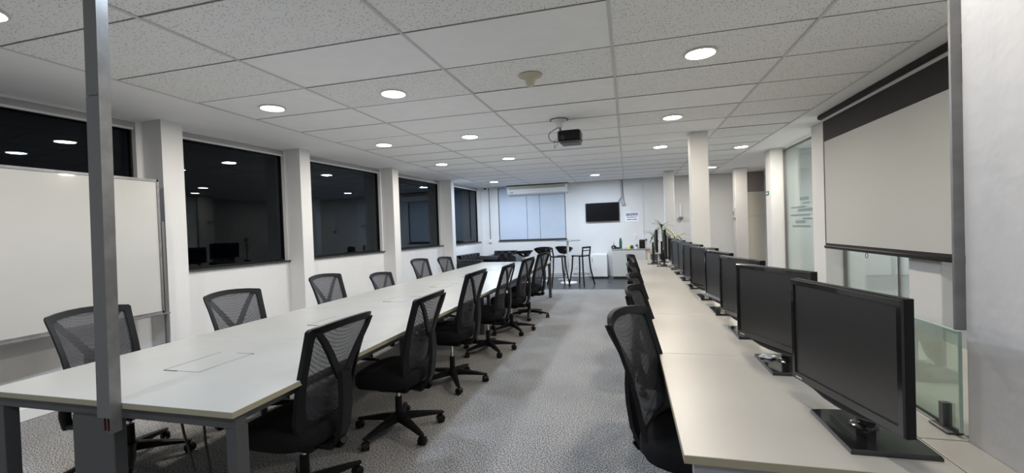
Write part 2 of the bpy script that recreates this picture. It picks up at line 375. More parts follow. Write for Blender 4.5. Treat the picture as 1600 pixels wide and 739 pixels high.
for (x, y, c), wh in zip(LAMPS, where):
    t = thing('ceiling_downlight', 'round %s recessed downlight, %s' % (names[c], wh), 'ceiling light', (x, y, ZC - .001), 0, 'round recessed downlights')
    link('trim_ring', dl_trim, t); link('diffuser', disc[c], t)
    lo = link('lamp', lds_dim if c == NEUT else lds_far if (y > 10 and c == COOL) else lds[c], t, (0, 0, -.0145))
# light of the room behind the glass
t = thing('ceiling_downlight', 'round white downlight seen through the glass partition', 'ceiling light', (3.9, 7.6, ZC - .001), 0, 'round recessed downlights')
link('trim_ring', dl_trim, t); link('diffuser', disc[COOL], t)
lds_room = lds[NEUT].copy(); lds_room.energy = LAMP_W * 1.5
link('lamp', lds_room, t, (0, 0, -.0145))
for (x, y), l in zip(((3.6, 3.0), (3.5, 5.9), (4.6, 4.4), (4.7, 6.9)), ('nearest', 'middle', 'far side', 'far corner')):  # extra unseen lamps, added to brighten the room behind the glass
    q = copy_tree(t); q.location = (x, y, ZC - .001); q['label'] = 'unseen round white downlight added to brighten the glass-walled room, %s one, hidden by the screen' % l

# ------------------------------------------------------------------ tables
X0, X1, TY0, MODL = -3.0, -1.52, 1.37, 1.076
def seam(mb, a, b): mb.box(a, b)
lt = thing('bench_table', 'long white bench table with grey steel legs running beside the windows', 'table', ((X0 + X1) / 2, TY0, 0))
hx = (X1 - X0) / 2
def desk_top(mb, x0, x1, y0, y1, z0=.715, z1=.74):
    mb.cur = 0; mb.rbox((x0 + .0006, y0 + .0006, z0 + .001), (x1 - .0006, y1 - .0006, z1), .0012)
    mb.cur = 1; mb.box((x0, y0, z0), (x1, y1, z1 - .0015)); mb.cur = 0
for k in range(7):
    y0 = k * MODL + .0008; y1 = (k + 1) * MODL - .0008
    mb = MB()
    desk_top(mb, -hx, hx, y0, y1)
    o = mb.obj('tabletop', [M['top'], M['edge']], lt)
    # flip-up cable hatch in the middle of each top
    cyy = (y0 + y1) / 2 + .02
    lid = RB((-.13, cyy - .165, .7405), (.10, cyy + .165, .7425), .001).obj('cable_hatch', M['top'], lt)
    mb = MB()
    for a, b in (((-.132, cyy - .168), (-.127, cyy + .168)), ((-.132, cyy - .170), (-.04, cyy - .165)), ((-.01, cyy + .165), (.115, cyy + .170))):
        mb.box((a[0], a[1], .7402), (b[0], b[1], .7431))
    mb.obj('hatch_gap', M['groove'], lid)
B((-hx + .03, .05, .66), (-hx + .08, 7.5, .715)).obj('side_rail', M['steel'], lt)
B((hx - .12, .05, .66), (hx - .07, 7.5, .715)).obj('side_rail', M['steel'], lt)
for y in (.03, 7.45):
    B((-hx + .02, y, .66), (hx - .02, y + .05, .715)).obj('end_rail', M['steel'], lt)
leg = RB((-.027, -.03, 0), (.027, .03, .66), .003).mesh('leg', M['steel'])
for y in (.06, 2.15, 4.3, 6.45, 7.47):
    for x in ((-hx + .045, hx - .045) if y in (.06, 7.47) else (-.3, .3)): link('leg', leg, lt, (x, y, 0))
RB((-.185, .02, 0), (.065, .075, .66), .004).obj('cable_leg', M['steel'], lt)
for (a, b) in ((1.1, 2.0), (3.2, 4.2), (5.4, 6.4)):
    B((-.12, a, .60), (.12, b, .66)).obj('cable_tray', M['steel'], lt)

rt = thing('bench_desk', 'long white computer desk with cream edge along the right side', 'desk', (.14, 1.36, 0))
for k in range(7):
    y0 = k * 1.07 + .0008; y1 = (k + 1) * 1.07 - .0008
    mb = MB(); desk_top(mb, 0, .70, y0, y1); mb.obj('desktop', [M['top_right'], M['edge']], rt)
mb = MB(); desk_top(mb, .703, .824, 0, .238); mb.obj('cable_strip', [M['top_right'], M['edge']], rt)
mb = MB(); desk_top(mb, .703, .84, .243, 5.1); mb.obj('cable_strip', [M['top_right'], M['edge']], rt)
for k in range(4):
    mb = MB(); desk_top(mb, .843, 1.48, .28 + k * 1.2, .28 + (k + 1) * 1.2 - .003); mb.obj('desktop', [M['top_right'], M['edge']], rt)
B((.10, .05, .655), (.15, 7.45, .715)).obj('side_rail', M['steel'], rt)
B((.62, .05, .655), (.67, 7.45, .715)).obj('side_rail', M['steel'], rt)
B((.03, .02, .655), (.80, .07, .715)).obj('end_rail', M['steel_light'], rt)
B((1.35, .3, .655), (1.40, 5.0, .715)).obj('side_rail', M['steel'], rt)
for y in (.05, 2.15, 4.3, 6.4, 7.43):
    for x in (.06, .64): link('leg', leg, rt, (x, y, 0))
for y in (.4, 2.6, 4.8): link('leg', leg, rt, (1.37, y, 0))
for k, y in enumerate((1.0, 3.1, 5.3)):
    B((.3, y, .58), (.5, y + .9, .655)).obj('cable_tray', M['steel'], rt)

# glass desk dividers with their feet
for k in range(4):
    y0 = 1.612 + k * 1.2; y1 = y0 + 1.17
    t = thing('glass_divider', ['green-tinted glass desk divider beside the nearest monitor, touching the wall end', 'glass desk divider behind the second and third monitors', 'glass desk divider behind the fourth and fifth monitors', 'farthest glass desk divider, just before the white column'][k], 'divider', (.955, y0, .74), 0, 'glass dividers on the computer desk')
    RB((-.004, 0, .018), (.004, 1.17, .325), .002).obj('glass_panel', M['deskglass'], t)
    mb = MB(); mb.box((-.0045, -.0005, .018), (.0045, .003, .325)); mb.box((-.0045, 0, .322), (.0045, 1.17, .3255)); mb.obj('glass_edge', M['glassedge'], t)
    for y in (.07, 1.08):
        mb = MB(); mb.prism([(-.012, y - .010), (.012, y - .010), (.012, y + .010), (-.012, y + .010)], .006, .085)
        mb.rbox((-.022, y - .045, 0), (.022, y + .045, .010), .003); mb.obj('clamp', M['steel'], t)
    B((-.004, 0, .012), (.004, 1.17, .018)).obj('seal', M['dark'], t)

# power poles
t = thing('power_pole', 'grey aluminium power pole from ceiling to the near end of the left table', 'pole', (-2.107, 1.325, 0))
mb = MB(); sh = .043
def slab(x0, x1, y0, y1, z0, z1):
    f = lambda z: sh * (z - .62) / 2.07
    mb.add([(x0 + f(z0), y0, z0), (x1 + f(z0), y0, z0), (x1 + f(z0), y1, z0), (x0 + f(z0), y1, z0), (x0 + f(z1), y0, z1), (x1 + f(z1), y0, z1), (x1 + f(z1), y1, z1), (x0 + f(z1), y1, z1)],
           [(3, 2, 1, 0), (4, 5, 6, 7), (0, 1, 5, 4), (1, 2, 6, 5), (2, 3, 7, 6), (3, 0, 4, 7)])
slab(-.074, -.003, 0, .043, .69, 2.03); mb.obj('front_cover', M['alu_dark'], t)
mb = MB(); slab(-.074, -.003, 0.001, .043, 2.033, ZC); mb.obj('front_cover', M['alu_dark'], t)
mb = MB(); slab(-.003, 0, 0, .044, .625, ZC); mb.obj('side_channel', M['alu'], t)
mb = MB()
for x in (-.055, -.035): mb.box((x, .012, .63), (x + .004, .018, .70))
mb.obj('wire', M['red_fabric'], t)
t = thing('metal_trim', 'narrow grey metal strip standing up the end of the right wall', 'trim', (.951, 1.592, 0))
B((-.013, .0085, 1.072), (.0135, .018, ZC)).obj('strip', M['alu'], t)

# ------------------------------------------------------------------ office chairs
OUT = [(0, .415), (.12, .417), (.178, .430), (.208, .465), (.219, .53), (.222, .63), (.227, .74), (.236, .87), (.246, .955), (.247, .973), (.238, .985), (.165, .996), (.08, 1.003), (0, 1.005)]
INN = [(0, .495), (.10, .497), (.14, .505), (.162, .525), (.176, .58), (.184, .65), (.193, .74), (.202, .86), (.209, .925), (.209, .942), (.200, .950), (.14, .961), (.07, .967), (0, .969)]
def backy(x, z):
    v = (z - .455) / .55
    return -.18 - .155 * v + .035 * math.sin(PI * max(0, min(1, v * 1.1))) * .6 + .9 * x * x
def full(half): return half + [(-x, z) for x, z in reversed(half[1:-1])]
def chair_meshes():
    D = {}
    mb = MB(); fo, fi = full(OUT), full(INN); t = .011
    mb.rings([[(x, backy(x, z) + t, z) for x, z in fo], [(x * .985, backy(x, z) - t, z) for x, z in fo], [(x, backy(x, z) - t, z) for x, z in fi], [(x, backy(x, z) + t, z) for x, z in fi]], closed=True)
    D['backrest_frame'] = mb.mesh('backrest_frame', M['plastic'], 50)
    mb = MB(); vs = []; fs = []; nz, nx = 14, 10
    zs = [.47 + (.985 - .47) * i / nz for i in range(nz + 1)]
    def half(z):
        for (a, b), (c, d) in zip(INN[:-1], INN[1:]):
            if b <= z <= d and d > b and z < .94: return a + (c - a) * (z - b) / (d - b)
        return .10 if z < .52 else .19
    for z in zs:
        h = half(z) + .012
        for k in range(nx + 1):
            x = -h + 2 * h * k / nx; vs.append((x, backy(x, z) + .003, z))
    for i in range(nz):
        for k in range(nx): a = i * (nx + 1) + k; fs.append((a, a + 1, a + nx + 2, a + nx + 1))
    mb.add(vs, fs); D['backrest_mesh'] = mb.mesh('backrest_mesh', M['net'], 80)
    # Y shaped spine behind the netting
    mb = MB()
    def bar(pts, th=.012):
        R = []
        for (x, z, w, off) in pts:
            y = backy(x, z) - .012 - off
            R.append([(x - w, y, z), (x + w, y, z), (x + w * .8, y - th, z), (x - w * .8, y - th, z)])
        mb.rings(R)
    bar([(0, .335, .036, .05), (0, .43, .044, .065), (0, .55, .046, .06), (0, .64, .046, .045), (0, .72, .045, .020)], .024)
    for s in (1, -1):
        bar([(s * .012, .69, .030, .020), (s * .055, .755, .027, .012), (s * .11, .84, .024, .004), (s * .165, .915, .023, 0), (s * .205, .965, .020, -.004)], .014)
        mb.tube([(0, -.26, .36), (0, -.24, .335), (0, -.12, .335), (0, 0, .335)], .030, 10, .6)
    D['spine'] = mb.mesh('spine', M['plastic'], 40)
    # seat
    def se(a, rx, ry, n=3.0):
        c, s = math.cos(a), math.sin(a)
        return (rx * abs(c) ** (2 / n) * (1 if c >= 0 else -1), ry * abs(s) ** (2 / n) * (1 if s >= 0 else -1))
    mb = MB(); R = []
    for f, z in ((.80, .365), (.93, .372), (1, .405), (1, .445), (.985, .462), (.93, .476), (.78, .481), (.4, .477), (.05, .475)):
        ring = []
        for k in range(32):
            x, y = se(2 * PI * k / 32, .245 * f, .235 * f); ring.append((x, y + .03, z - .03 * max(0, (y / .235)) ** 3))
        R.append(ring)
    mb.rings(R); D['seat'] = mb.mesh('seat', M['fabric'], 50); D['seat_red'] = mb.mesh('seat', M['red_fabric'], 50)
    mb = MB(); mb.rbox((-.09, -.12, .305), (.09, .12, .368), .012); mb.rbox((-.05, -.22, .315), (.05, -.1, .355), .01)
    D['mechanism'] = mb.mesh('mechanism', M['plastic'])
    mb = MB(); mb.tube([(.08, .03, .34), (.20, .04, .335), (.26, .045, .33)], [.006, .006, .011], 8); 
    D['lever'] = mb.mesh('lever', M['plastic'])
    mb = MB(); mb.cyl((0, 0, .09), (0, 0, .25), .026, .024, 16); D['gas_lift'] = mb.mesh('gas_lift', M['plastic'])
    mb = MB(); mb.cyl((0, 0, .18), (0, 0, .31), .014, .014, 12); D['piston'] = mb.mesh('piston', M['chrome'])
    mb = MB(); mb.lathe([(.0, .078), (.045, .078), (.052, .10), (.047, .128), (.03, .138), (0.0, .138)], n=20)
    for k in range(5):
        a = 2 * PI * k / 5
        R = []
        for d, w, z0, z1 in ((.03, .030, .082, .132), (.12, .025, .080, .120), (.22, .021, .074, .102), (.30, .018, .068, .086), (.325, .012, .068, .082)):
            ca, sa = math.cos(a), math.sin(a)
            R.append([(d * ca - q * w * sa * t2, d * sa + q * w * ca * t2, z) for q, z, t2 in ((-1, z0, 1), (1, z0, 1), (1, z1 - .004, 1), (.6, z1, 1), (-.6, z1, 1), (-1, z1 - .004, 1))])
        mb.rings(R)
    D['star_base'] = mb.mesh('star_base', M['plastic'], 45)
    mb = MB()
    for s in (-1, 1):
        mb.rings([[(s * x, r * math.cos(b) - .008, .027 + r * math.sin(b)) for b in [2 * PI * k / 16 for k in range(16)]] for x, r in ((.005, .022), (.006, .027), (.022, .027), (.026, .022))])
    mb.cyl((0, 0, .05), (0, 0, .075), .008, n=8)
    mb.rings([[(x, (.029) * math.cos(b) - .008, .030 + .029 * math.sin(b)) for b in [PI * k / 7 for k in range(8)]] for x in (-.02, .02)])
    D['caster'] = mb.mesh('caster', M['plastic'], 40)
    mb = MB()      # loop armrest
    mb.tube([(.22, -.10, .35), (.285, -.08, .36), (.30, -.07, .42), (.30, -.06, .55), (.30, -.04, .62)], .028, 10)
    mb.tube([(.285, -.06, .36), (.29, .06, .37), (.30, .10, .43), (.30, .09, .56), (.30, .05, .62)], .022, 10)
    mb.rbox((.268, -.10, .46), (.325, .10, .50), .01)
    mb.rbox((.262, -.13, .61), (.338, .16, .645), .012)
    D['armrest'] = mb.mesh('armrest', M['plastic'], 40)
    return D
CM = chair_meshes()
def make_chair(x, y, rz, label, group, dz=0, star=0.3, recline=0, red=False, arms=False):
    t = thing('office_chair', label, 'chair', (x, y, 0), rz, group)
    for n in ('backrest_frame', 'backrest_mesh', 'spine'): link(n, CM[n], t, (0, 0, dz))
    link('seat', CM['seat_red' if red else 'seat'], t, (0, 0, dz))
    me = link('mechanism', CM['mechanism'], t, (0, 0, dz)); link('lever', CM['lever'], me)
    link('gas_lift', CM['gas_lift'], t); link('piston', CM['piston'], t, (0, 0, dz))
    sb = link('star_base', CM['star_base'], t, (0, 0, 0), (0, 0, star))
    for k in range(5):
        a = star + 2 * PI * k / 5
        link('caster', CM['caster'], t, (.31 * math.cos(a), .31 * math.sin(a), 0), (0, 0, a + 1.2 * k))
    if arms:
        link('armrest', CM['armrest'], t, (0, 0, dz)); r = link('armrest', CM['armrest'], t, (0, 0, dz)); r.scale = (-1, 1, 1)
    return t
g1 = 'mesh office chairs on the aisle side of the long left table'
lab = ['nearest black mesh office chair on the aisle side of the left table, large in front', 'second black mesh chair from the front on the aisle side of the left table', 'third black mesh chair on the aisle side of the left table, raised a little higher',
       'fourth black mesh chair from the front on the aisle side of the left table', 'fifth black mesh chair on the aisle side of the left table', 'farthest black mesh chair on the aisle side, by the table end near the bar stools']
A_ROW = [(-1.715, 1.97, 1.54, .0, .84), (-1.63, 2.82, 1.60, .0, .33), (-1.63, 3.82, 1.55, .06, 1.19), (-1.62, 4.88, 1.60, .03, .04), (-1.60, 5.88, 1.50, .03, .1), (-1.57, 6.87, 1.42, .04, .96)]
for (x, y, r, dz, st), l in zip(A_ROW, lab): make_chair(x, y, r, l, g1, dz, st)
g2 = 'mesh office chairs on the window side of the long left table'
lab = ['black mesh armchair with dark red seat behind the power pole, in front of the whiteboard', 'black mesh chair on the window side just past the whiteboard', 'third black mesh chair on the window side, below the second dark window',
       'lowest black mesh chair on the window side, only its top showing over the table', 'fifth black mesh chair on the window side, below the fourth dark window', 'farthest black mesh chair on the window side, near the sofa']
B_ROW = [(-3.15, 2.09, -1.50, .0, .89), (-2.86, 2.86, -1.66, .0, .9), (-2.93, 4.10, -1.60, .0, .5), (-2.95, 5.24, -1.60, -.10, .2), (-2.98, 6.42, -1.66, .0, .6), (-2.98, 7.42, -1.65, -.04, .4)]
for k, ((x, y, r, dz, st), l) in enumerate(zip(B_ROW, lab)): make_chair(x, y, r, l, g2, dz, st, red=(k == 0), arms=(k == 0))
g3 = 'office chairs pushed under the computer desk'
lab = ['nearest black office chair tucked under the right computer desk', 'second black office chair tucked under the right computer desk', 'third black office chair tucked under the right computer desk', 'fourth black office chair tucked under the right computer desk', 'farthest black office chair tucked under the right computer desk']
C_ROW = [(.25, 2.14, -1.93, .0, .5), (.31, 3.06, -1.74, .0, .2), (.32, 3.93, -1.72, -.01, .5), (.315, 5.10, -1.72, -.01, .1), (.31, 6.42, -1.72, .0, .4)]
for (x, y, r, dz, st), l in zip(C_ROW, lab): make_chair(x, y, r, l, g3, dz, st)

# ------------------------------------------------------------------ monitors
def monitor_meshes():
    D = {}; W, H0, H1 = .25, .082, .458       # half width, bottom and top above the desk
    def out(i, n=9):
        pts = []
        for k in range(n + 1):
            x = -W + i + (2 * W - 2 * i) * k / n; pts.append((x, H0 + i - (.020 * math.exp(-(x / .12) ** 4) if i < .015 else 0)))
        return pts + [(W - i, H1 - i), (-W + i, H1 - i)]
    mb = MB()
    o, o2, inn = out(0), out(.004), None
    n = len(o)
    ringsY = [(.000, out(.004)), (.003, out(0)), (-.022, out(0)), (-.030, out(.02)), (-.040, out(.07))]
    mb.rings([[(x, y + .0, z) for x, z in pts] for y, pts in reversed(ringsY)])
    D['housing'] = mb.mesh('housing', M['plastic'], 40)
    mb = MB()     # raised bezel frame around the display
    a = [(-W, H0 + .0), (W, H0 + .0), (W, H1), (-W, H1)]; b = [(-W + .018, H0 + .026), (W - .018, H0 + .026), (W - .018, H1 - .018), (-W + .018, H1 - .018)]
    sh_ = lambda q, d: [(x - math.copysign(d, x), z - math.copysign(d, z - .27)) for x, z in q]
    mb.rings([[(x, .001, z) for x, z in sh_(a, .001)], [(x, .009, z) for x, z in sh_(a, .004)], [(x, .009, z) for x, z in sh_(b, -.002)], [(x, .002, z) for x, z in b]], closed=True)
    D['bezel'] = mb.mesh('bezel', M['gloss'], 30)
    D['display'] = B((-W + .018, .001, H0 + .026), (W - .018, .004, H1 - .018)).mesh('display', M['screen'])
    D['badge'] = RB((.19, .0085, H0 + .009), (.225, .0098, H0 + .016), .0004).mesh('badge', M['badge'])
    mb = MB(); mb.rings([[(-.024, -.004, z), (.024, -.004, z), (.02, -.035, z), (-.02, -.035, z)] for z in (.012, .20)]); mb.lathe([(.042, .012), (.040, .017), (.030, .022), (.0, .022)], (0, -.012, 0), 20)
    D['neck'] = mb.mesh('neck', M['gloss'])
    mb = MB(); hw, y0, y1 = .148, -.12, .10
    pts = [(-hw, y0), (hw - .01, y0)] + [(hw + .010 * math.sin(PI * k / 6), y0 + (y1 - y0) * k / 6) for k in range(1, 6)] + [(hw - .004, y1), (-hw, y1)]
    mb.rings([[(x, y, 0) for x, y in pts], [(x, y, .008) for x, y in pts], [(x * .97, y * .97, .014) for x, y in pts]])
    D['base'] = mb.mesh('base', M['gloss'], 40)
    return D
MM = monitor_meshes()
def monitor(x, y, swivel, label, rz=PI / 2, group='black monitors along the computer desk', lift=0):
    t = thing('monitor', label, 'monitor', (x, y, .74), rz, group)
    link('base', MM['base'], t); 
    nk = link('neck', MM['neck'], t, (.03, 0, 0), (0, 0, swivel)); nk.scale = (1, 1, 1 + lift / .15)
    h = link('housing', MM['housing'], t, (.03, .05, lift), (0, 0, swivel))
    for n in ('bezel', 'display', 'badge'): link(n, MM[n], h)
    return t
# far end of every panel swung towards the aisle
ords = ['nearest and largest black monitor, beside the near glass divider', 'second black monitor from the front, plastic wrap lying on its foot', 'third black monitor from the front of the desk', 'fourth black monitor from the front of the desk', 'fifth black monitor from the front of the desk',
        'sixth black monitor from the front of the desk', 'seventh black monitor from the front of the desk', 'eighth black monitor from the front, near the potted plants']
MON = [(.70, 1.60, .22), (.695, 2.285, .38), (.70, 2.915, .245), (.70, 3.60, .175), (.70, 4.27, .295), (.70, 4.97, .235), (.70, 5.65, .17), (.70, 6.33, .21)]
for (x, y, s), l in zip(MON, ords): monitor(x, y, s, l)
ge = 'monitors turned around at the far end of the desk'
monitor(.43, 7.95, -.03, 'black monitor turned away at the far end of the desk, leftmost', -PI / 2 - .01, ge, .13)
monitor(.60, 8.32, 0, 'black monitor turned away at the far end of the desk, rearmost beside the dracaena', -PI / 2 - .10, ge, .13)
monitor(.58, 7.50, .05, 'black monitor turned away at the desk end, nearest of the turned ones', -PI / 2 - .25, ge, .05)
monitor(.70, 6.99, .15, 'ninth black monitor in the row, last one facing the aisle')
# crumpled plastic on the second foot
mb = MB(); R = []
for f, z in ((1, 0), (1.05, .004), (.8, .010), (.3, .012)):
    R.append([(.035 * f * math.cos(a) * (1 + .25 * math.sin(5 * a + f * 3)), .026 * f * math.sin(a) * (1 + .3 * math.cos(4 * a + f * 5)), z + .003 * math.sin(3 * a + f * 4)) for a in [2 * PI * k / 18 for k in range(18)]])
mb.rings(R); o = mb.obj('plastic_wrap', M['plasticbag'], None, (.635, 2.36, .758)); tag(o, 'crumpled clear plastic wrap on the foot of the second monitor', 'plastic wrap')

# cables under the near end of the left table
for k, pts in enumerate([[(-2.02, 1.66, .66), (-2.0, 1.65, .45), (-1.98, 1.66, .25), (-1.96, 1.66, .01)], [(-1.90, 1.70, .66), (-1.92, 1.72, .5), (-1.94, 1.73, .2), (-1.93, 1.73, .01)], [(-2.10, 1.60, .66), (-2.08, 1.61, .5), (-2.03, 1.62, .3), (-1.99, 1.63, .01)]]):
    P = [Vector(p) for p in pts]; fine = []
    for i in range(len(P) - 1):
        for s in range(4): fine.append(P[i].lerp(P[i + 1], s / 4))
    o = MB().tube(fine + [P[-1]], .006, 6).obj('power_cable', M['cable']); tag(o, '%s black power cable hanging under the near end of the left table' % ['leftmost', 'middle', 'rightmost'][k], 'cable', 'cables hanging under the left table')

# ------------------------------------------------------------------ whiteboard
t = thing('whiteboard', 'large white dry-erase board in a light grey frame standing before the windows', 'whiteboard', (-4.55, 1.95, 0))
B((-.012, -1.40, .725), (-.002, 1.415, 2.02)).obj('writing_surface', M['board'], t)
mb = MB()
for a, b in (((-.02, -1.42, 2.02), (.006, 1.43, 2.042)), ((-.02, -1.42, .70), (.006, 1.43, .725)), ((-.02, -1.42, .70), (.006, -1.40, 2.042)), ((-.02, 1.412, .70), (.006, 1.434, 2.042))): mb.box(a, b)
mb.obj('frame', M['alu'], t)
RB((.004, -1.3, .69), (.05, 1.46, .703), .003).obj('pen_tray', M['alu'], t)
for y in (-1.36, 1.455):
    B((-.018, y - .012, .03), (.006, y + .012, 1.62)).obj('upright', M['alu_dark'], t)
    B((-.16, y - .015, .0), (.25, y + .015, .03)).obj('foot', M['alu_dark'], t)

# ------------------------------------------------------------------ projection screen
t = thing('projection_screen', 'pull-down projection screen with black top border before the glass partition', 'projection screen', (2.36, 5.0, 0))
SY0, SY1 = -1.45, 1.24
RB((-.045, SY0 - .05, 2.635), (.045, SY1 + .05, ZC), .012).obj('case', M['black_fab'], t)
B((-.010, SY0, 2.605), (.0, SY1, 2.635)).obj('top_strip', M['rail'], t)
B((-.001, SY0, 1.085), (.001, SY1, 2.61)).obj('fabric_border', M['black_fab'], t)
B((-.003, SY0 + .03, 1.115), (-.0012, SY1 - .03, 2.355)).obj('image_area', M['projfab'], t)
RB((-.014, SY0 - .02, 1.05), (.014, SY1 + .02, 1.088), .01).obj('weight_bar', M['plastic'], t)
mb = MB(); mb.tube([(0, .28 + .025 * math.sin(a), 1.022 + .025 * math.cos(a)) for a in [2 * PI * k / 14 for k in range(15)]], .003, 6); mb.obj('pull_ring', M['plastic'], t)

# ------------------------------------------------------------------ projector
t = thing('projector', 'black projector hanging from a white ceiling mount', 'projector', (-.745, 5.19, 0))
mb = MB(); mb.lathe([(.0, ZC - .001), (.10, ZC - .001), (.085, ZC - .02), (.045, ZC - .032), (.038, ZC - .09), (.03, ZC - .095), (0, ZC - .095)], n=24); mb.obj('ceiling_mount', M['white'], t)
MB().cyl((0, 0, ZC - .09), (0.02, 0, 2.54), .012).obj('drop_tube', M['steel_light'], t)
MB().lathe([(.108, ZC - .0005), (.108, ZC - .008), (.10, ZC - .008), (.10, ZC - .0005)], n=24).obj('mount_ring', M['dark'], t)
mb = MB(); mb.T = Matrix.Rotation(.12, 4, 'Y'); mb.T = Matrix.Identity(4)
mb.rbox((-.01, -.12, 2.415), (.255, .12, 2.54), .014)
mb.obj('body', M['plastic'], t)
mb = MB(); mb.rbox((.02, -.125, 2.39), (.25, .10, 2.42), .01); mb.obj('underside', M['steel'], t)
MB().cyl((.055, -.121, 2.45), (.055, -.135, 2.45), .03, .028, 20).obj('lens', M['gloss'], t)
mb = MB()
def curve(pts, n=6):
    P = [Vector(p) for p in pts]; out = []
    for i in range(len(P) - 1):
        p0, p1, p2, p3 = P[max(i - 1, 0)], P[i], P[i + 1], P[min(i + 2, len(P) - 1)]
        for s in range(n):
            u = s / n; out.append(.5 * ((2 * p1) + (p2 - p0) * u + (2 * p0 - 5 * p1 + 4 * p2 - p3) * u * u + (3 * p1 - p0 - 3 * p2 + p3) * u ** 3))
    return out + [P[-1]]
mb.tube(curve([(.0, 0, 2.60), (-.05, 0, 2.585), (-.12, 0, 2.54), (-.125, 0, 2.48), (-.08, 0, 2.44), (0, 0, 2.44)]), .004, 6)
mb.tube(curve([(0.01, 0, 2.60), (.02, -.01, 2.57), (.015, -.01, 2.53)]), .004, 6)
mb.obj('cable', M['cable'], t)
mb = MB(); mb.tube(curve([(-.01, 0, 2.47), (-.055, 0, 2.45), (-.065, 0, 2.36), (-.02, 0, 2.43)]), .003, 6); mb.obj('cable', M['greycable'], t)

o = MB().lathe([(.0, 0), (.098, 0), (.098, -.008), (.06, -.022), (.042, -.045), (.036, -.075), (.028, -.088), (0, -.09)], n=28).obj('smoke_detector', M['beige'], None, (-.745, 3.60, ZC - .001))
tag(o, 'beige funnel-shaped smoke detector on the ceiling', 'smoke detector')

# ------------------------------------------------------------------ back wall things
t = thing('air_conditioner', 'white wall air conditioner above the pale back window', 'air conditioner', (-2.50, YB, 0))
mb = MB(); prof = [(0, 2.685), (-.20, 2.685), (-.235, 2.66), (-.235, 2.55), (-.18, 2.44), (0, 2.40)]
mb.rings([[(x, y, z) for y, z in prof] for x in (-.88, .88)]); mb.obj('body', M['white'], t)
mb = MB()
for z in (2.575, 2.60, 2.645): mb.box((-.80, -.242, z), (.80, -.232, z + .006))
mb.obj('grille', M['steel'], t)
B((-.84, -.2385, 2.585), (.84, -.234, 2.64)).obj('louvre', M['beige'], t)
B((-.89, -.238, 2.672), (.89, -.01, 2.688)).obj('top_seam', M['dark'], t)
B((-.79, -.212, 2.475), (-.70, -.205, 2.49)).obj('badge', M['plastic'], t)

t = thing('television', 'black flat television on the back wall', 'television', (-.677, YB, 0))
RB((-.46, -.07, 1.55), (.46, -.035, 2.075), .006).obj('housing', M['gloss'], t)
B((-.445, -.0715, 1.57), (.445, -.0705, 2.06)).obj('display', M['tvscreen'], t)
B((-.15, -.035, 1.7), (.15, 0, 1.9)).obj('wall_bracket', M['steel'], t)

t = thing('wall_conduit', 'grey cable conduit running down from the ceiling beside the television', 'conduit', (-.12, YB, 0))
B((-.045, -.03, 2.02), (-.005, 0, 2.69)).obj('duct', M['steel_light'], t)
mb = MB(); mb.tube(curve([(.01, -.02, 2.68), (.02, -.02, 2.3), (.05, -.02, 2.03)]), .009, 6); mb.tube(curve([(-.02, -.03, 2.2), (-.07, -.03, 2.14), (-.12, -.03, 2.06)]), .01, 6); mb.obj('cable', M['greycable'], t)
B((-.02, -.045, 1.975), (.075, 0, 2.035)).obj('junction_box', M['steel_light'], t)

def text(body, size, loc, m, parent, rot=(PI / 2, 0, 0)):
    cu = bpy.data.curves.new('lettering', 'FONT'); cu.body = body; cu.size = size; cu.align_x = 'CENTER'; cu.align_y = 'CENTER'; cu.extrude = .0006; cu.offset = .001
    ob = bpy.data.objects.new('tmp', cu); COL.objects.link(ob); bpy.context.view_layer.update()
    me = bpy.data.meshes.new_from_object(ob.evaluated_get(bpy.context.evaluated_depsgraph_get())); bpy.data.objects.remove(ob)
    me.materials.clear(); me.materials.append(m)
    return link('lettering', me, parent, loc, rot)
t = thing('wall_sign', 'small white notice with a navy heading on the back wall', 'sign', (.12, YB, 1.65))
B((-.185, -.006, -.135), (.185, 0, .13)).obj('plate', M['paper'], t)
B((-.165, -.008, .035), (.165, -.006, .105)).obj('heading_band', M['navy'], t)
text('ATENÇÃO', .07, (0, -.009, .07), M['paper'], t); text('MANTENHA O', .042, (0, -.008, -.01), M['navy'], t); text('AMBIENTE LIMPO', .036, (0, -.008, -.075), M['navy'], t)

t = thing('drain_pipe', 'thin grey pipe in the far left corner ending in a socket box', 'pipe', (-4.0, YB, 0))
MB().cyl((0, -.02, 1.14), (0, -.02, ZC), .012, n=10).obj('tube', M['greycable'], t)
RB((-.04, -.05, 1.04), (.04, 0, 1.14), .006).obj('socket_box', M['white'], t)
t = thing('security_camera', 'black dome security camera in the far left ceiling corner', 'camera', (-4.08, 12.5, ZC))
MB().lathe([(0, 0), (.05, 0), (.05, -.02), (0, -.02)], n=16).obj('mount', M['white'], t)
MB().lathe([(.04, -.02), (.042, -.035), (.03, -.06), (0, -.07)], n=16).obj('dome', M['gloss'], t)

t = thing('wall_dispenser', 'slim white wall fixture behind the white column', 'wall fixture', (1.385, YB, 0))
RB((-.03, -.04, 1.60), (.03, 0, 1.95), .012).obj('backplate', M['white'], t)
MB().lathe([(0, 1.49), (.03, 1.50), (.05, 1.54), (.075, 1.575), (.03, 1.60), (0, 1.60)], (0, -.07, 0), 16).obj('bowl', M['steel_light'], t)
B((-.02, -.06, 1.575), (.02, 0, 1.59)).obj('bracket', M['steel_light'], t)

